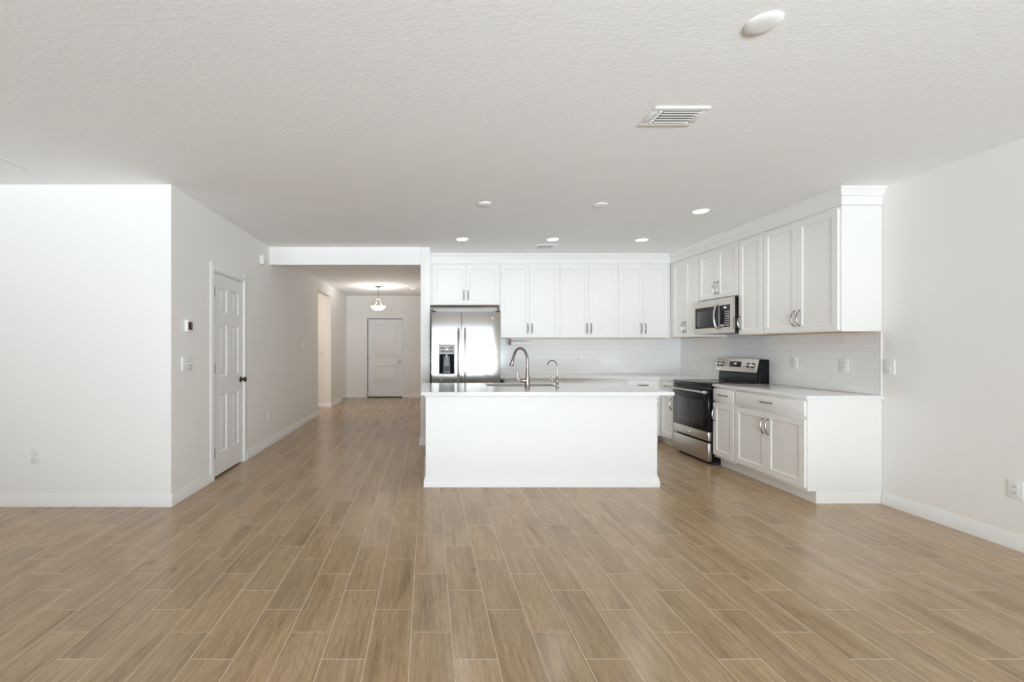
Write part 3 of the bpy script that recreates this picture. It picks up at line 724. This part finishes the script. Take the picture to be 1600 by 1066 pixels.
plate('wall_switch', 'white triple switch plate on the hall wall below the thermostat', 'light switch', (XL, 4.135, 1.212), FACE_RIGHT, .165, .128, 'toggle', 3, d_=.012)
plate('wall_switch', 'small white switch plate on the hall wall before the side opening', 'light switch', (XL, 8.07, 1.41), FACE_RIGHT, .075, .120, 'rocker')
plate('wall_switch', 'white double switch plate inside the side opening off the hall', 'light switch', (-2.385, 10.33, 1.22), 0, .118, .122, 'toggle', 2)

th = thing('thermostat', 'white thermostat with a dark brown screen on the hall wall', 'thermostat', (XL, 4.145, 1.556), FACE_RIGHT)
MB().box(-.045, .045, -.030, 0, -.055, .055, .006).build('case', 'plastic', th)
MB().box(-.030, .040, -.0312, -.0298, -.036, .036, .0005).build('screen', 'screen', th)
sb = thing('door_chime', 'small white plastic box high on the hall wall beside the header', 'sensor', (XL, 5.99, 2.508), FACE_RIGHT)
MB().box(-.045, .045, -.048, 0, -.058, .058, .006).build('case', 'plastic', sb)
MB().box(-.035, .035, -.0486, -.0475, -.040, -.034).build('seam', 'lightgrey', sb)
ds = thing('door_stop', 'small door stop on the baseboard in the entry, left of the front door', 'door stop', (XL + .0135, 11.62, .055), FACE_RIGHT)
MB().lathe([(0, 0), (.012, 0), (.012, -.004), (.006, -.008), (.006, -.060), (.0, -.060)], (0, 0, 0), 14, 'y').build('spring', 'hinge', ds)
MB().lathe([(0, -.060), (.009, -.060), (.010, -.072), (0, -.074)], (0, 0, 0), 14, 'y').build('tip', 'plastic', ds)

# ------------------------------------------------------------------ ceiling fittings
def cover(label, x, y, r, hgt=.014):
    o = MB().lathe([(0, -hgt), (r * .55, -hgt * .97), (r * .85, -hgt * .8), (r * .97, -hgt * .5), (r, -.002), (r, 0), (0, 0)], (0, 0, 0), 48).build('ceiling_cover_plate', 'plastic', None, (x, y, H))
    return tag(o, label, 'cover plate', 'round white covers on the ceiling')
cover('large round white blank cover on the ceiling nearest the viewer', 1.44, 1.953, .070)
cover('round white blank cover on the ceiling above the island, left of its pair', .551, 4.40, .063, .02)
cover('round white blank cover on the ceiling above the island, right of its pair', 1.686, 4.44, .068)
def recessed(label, x, y):
    t_ = thing('recessed_light', label, 'ceiling light', (x, y, H), 0, 'lit recessed lights over the kitchen')
    MB().lathe([(.068, -.002), (.074, -.006), (.088, -.005), (.092, 0), (.068, 0), (.068, -.002)], (0, 0, 0), 40).build('trim_ring', 'plastic', t_)
    MB().lathe([(0, -.004), (.068, -.004), (.068, -.001), (0, -.001)], (0, 0, 0), 40).build('lens', 'lens', t_)
    d = bpy.data.lights.new('lamp', 'AREA'); d.shape = 'DISK'; d.size = .13; d.energy = 1.0; d.color = (.96, .985, 1.0); d.spread = math.radians(150)
    l_ = bpy.data.objects.new('lamp', d); COL.objects.link(l_); l_.location = (x, y, H - .012)
recessed('lit recessed ceiling light in front of the refrigerator cabinet', .444, 5.85)
recessed('lit recessed ceiling light behind the air vent over the kitchen', 1.615, 5.86)
recessed('lit recessed ceiling light in front of the rightmost back wall cabinet', 2.772, 5.89)
recessed('lit recessed ceiling light nearest the right wall cabinets, closest of the four', 2.793, 4.65)
def vent(label, x0, x1, y0, y1):
    cx_, cy_ = (x0 + x1) / 2, (y0 + y1) / 2; hw, hd = (x1 - x0) / 2, (y1 - y0) / 2
    t_ = thing('ceiling_vent', label, 'air vent', (cx_, cy_, H), 0, 'white air vents in the ceiling')
    f = .036; b = MB()
    b.box(-hw, hw, -hd, -hd + f, -.010, 0, .003).box(-hw, hw, hd - f, hd, -.010, 0, .003).box(-hw, -hw + f, -hd + f, hd - f, -.010, 0, .003).box(hw - f, hw, -hd + f, hd - f, -.010, 0, .003)
    b.build('frame', 'plastic', t_)
    MB().box(-hw + f, hw - f, -hd + f, hd - f, -.0015, 0).build('duct', 'button', t_)
    b = MB(); n = 5; span = 2 * (hd - f)
    for k in range(n):
        yc = -hd + f + span * (k + .5) / n; s_ = span / n
        b.prism([(yc + s_ * .30, -.002), (yc + s_ * .36, -.004), (yc - s_ * .42, -.017), (yc - s_ * .46, -.014)], 'x', -hw + f + .030, hw - f - .008)
    nb = 6
    for k in range(nb):
        yc = -hd + f + span * (k + .5) / nb
        b.box(-hw + f + .004, -hw + f + .024, yc - .008, yc + .004, -.014, -.003)
    b.build('louver', 'plastic', t_)
vent('white louvred air vent in the ceiling of the living area, nearest the viewer', 1.318, 1.638, 2.627, 2.846)
vent('white louvred air vent in the ceiling above the back kitchen counter', 1.46, 1.77, 6.15, 6.40)

ht = thing('ceiling_hatch', 'white access hatch flush in the ceiling at the left picture edge', 'ceiling hatch', (-3.55, 3.22, H))
MB().box(-.395, .395, -.36, .36, -.0025, -.0005).build('panel', 'ceiling', ht)
MB().box(-.405, .405, -.37, .37, -.0005, 0).build('gap_shade', 'grey', ht)  # grey backing sheet, shade of the panel gap put into its colour
b = MB(); fo = .43
b.box(-fo, fo, .370, .395, -.0025, 0).box(-fo, fo, -.395, -.370, -.0025, 0).box(-fo, -fo + .025, -.37, .37, -.0025, 0).box(fo - .025, fo, -.37, .37, -.0025, 0)
b.build('frame', 'ceiling', ht)

# hall pendant
PX, PY = -1.123, 10.37
pd = thing('pendant_light', 'lit nickel pendant light with a white glass bowl in the hall', 'pendant light', (PX, PY, H))
MB().lathe([(0, 0), (.070, 0), (.072, -.010), (.050, -.022), (.022, -.030), (.012, -.045), (0, -.045)], (0, 0, 0), 32).build('canopy', 'lampmetal', pd)
MB().tube([(0, 0, -.04), (0, 0, -.27)], .006, 10).build('stem', 'lampmetal', pd)
MB().lathe([(0, -.255), (.014, -.258), (.016, -.275), (.030, -.283), (.072, -.287), (.075, -.298), (.070, -.305), (.0, -.305)], (0, 0, 0), 32).build('hub', 'lampmetal', pd)
for k in range(3):
    a = math.radians(30 + 120 * k); ca, sa = math.cos(a), math.sin(a)
    pts = smooth_path([(.060 * ca, .060 * sa, -.295), (.050 * ca, .050 * sa, -.34), (.075 * ca, .075 * sa, -.40), (.120 * ca, .120 * sa, -.452), (.150 * ca, .150 * sa, -.468)], 5)
    MB().tube(pts, .0085, 10).build('arm', 'lampmetal', pd)
MB().lathe([(.178, -.452), (.172, -.462), (.155, -.488), (.125, -.520), (.080, -.545), (.030, -.556), (0, -.557), (0, -.550), (.078, -.539), (.120, -.515), (.150, -.484), (.170, -.455), (.178, -.452)], (0, 0, 0), 40).build('glass_bowl', 'bowl', pd)
MB().lathe([(0, -.552), (.014, -.556), (.016, -.566), (.008, -.574), (.010, -.584), (0, -.592)], (0, 0, 0), 16).build('finial', 'lampmetal', pd)
d = bpy.data.lights.new('bulb', 'POINT'); d.energy = 11; d.color = (1.0, .97, .93); d.shadow_soft_size = .05
o = bpy.data.objects.new('bulb', d); COL.objects.link(o); o.location = (PX, PY, H - .485)
# lamp in the ceiling of the side passage (around the corner)
area('passage_lamp', (-3.3, 9.72, H - .02), (0, 0, 0), .3, .3, 6, (1.0, .80, .64))
# smoke detector on the hall ceiling
sm = thing('smoke_detector', 'round white smoke detector on the hall ceiling by the pendant light', 'smoke detector', (-.33, 10.70, H))
MB().lathe([(0, -.036), (.045, -.036), (.056, -.028), (.064, -.012), (.066, 0), (0, 0)], (0, 0, 0), 32).build('case', 'plastic', sm)
MB().lathe([(0, -.040), (.010, -.040), (.012, -.036), (0, -.036)], (0.01, 0, 0), 16).build('test_button', 'lightgrey', sm)
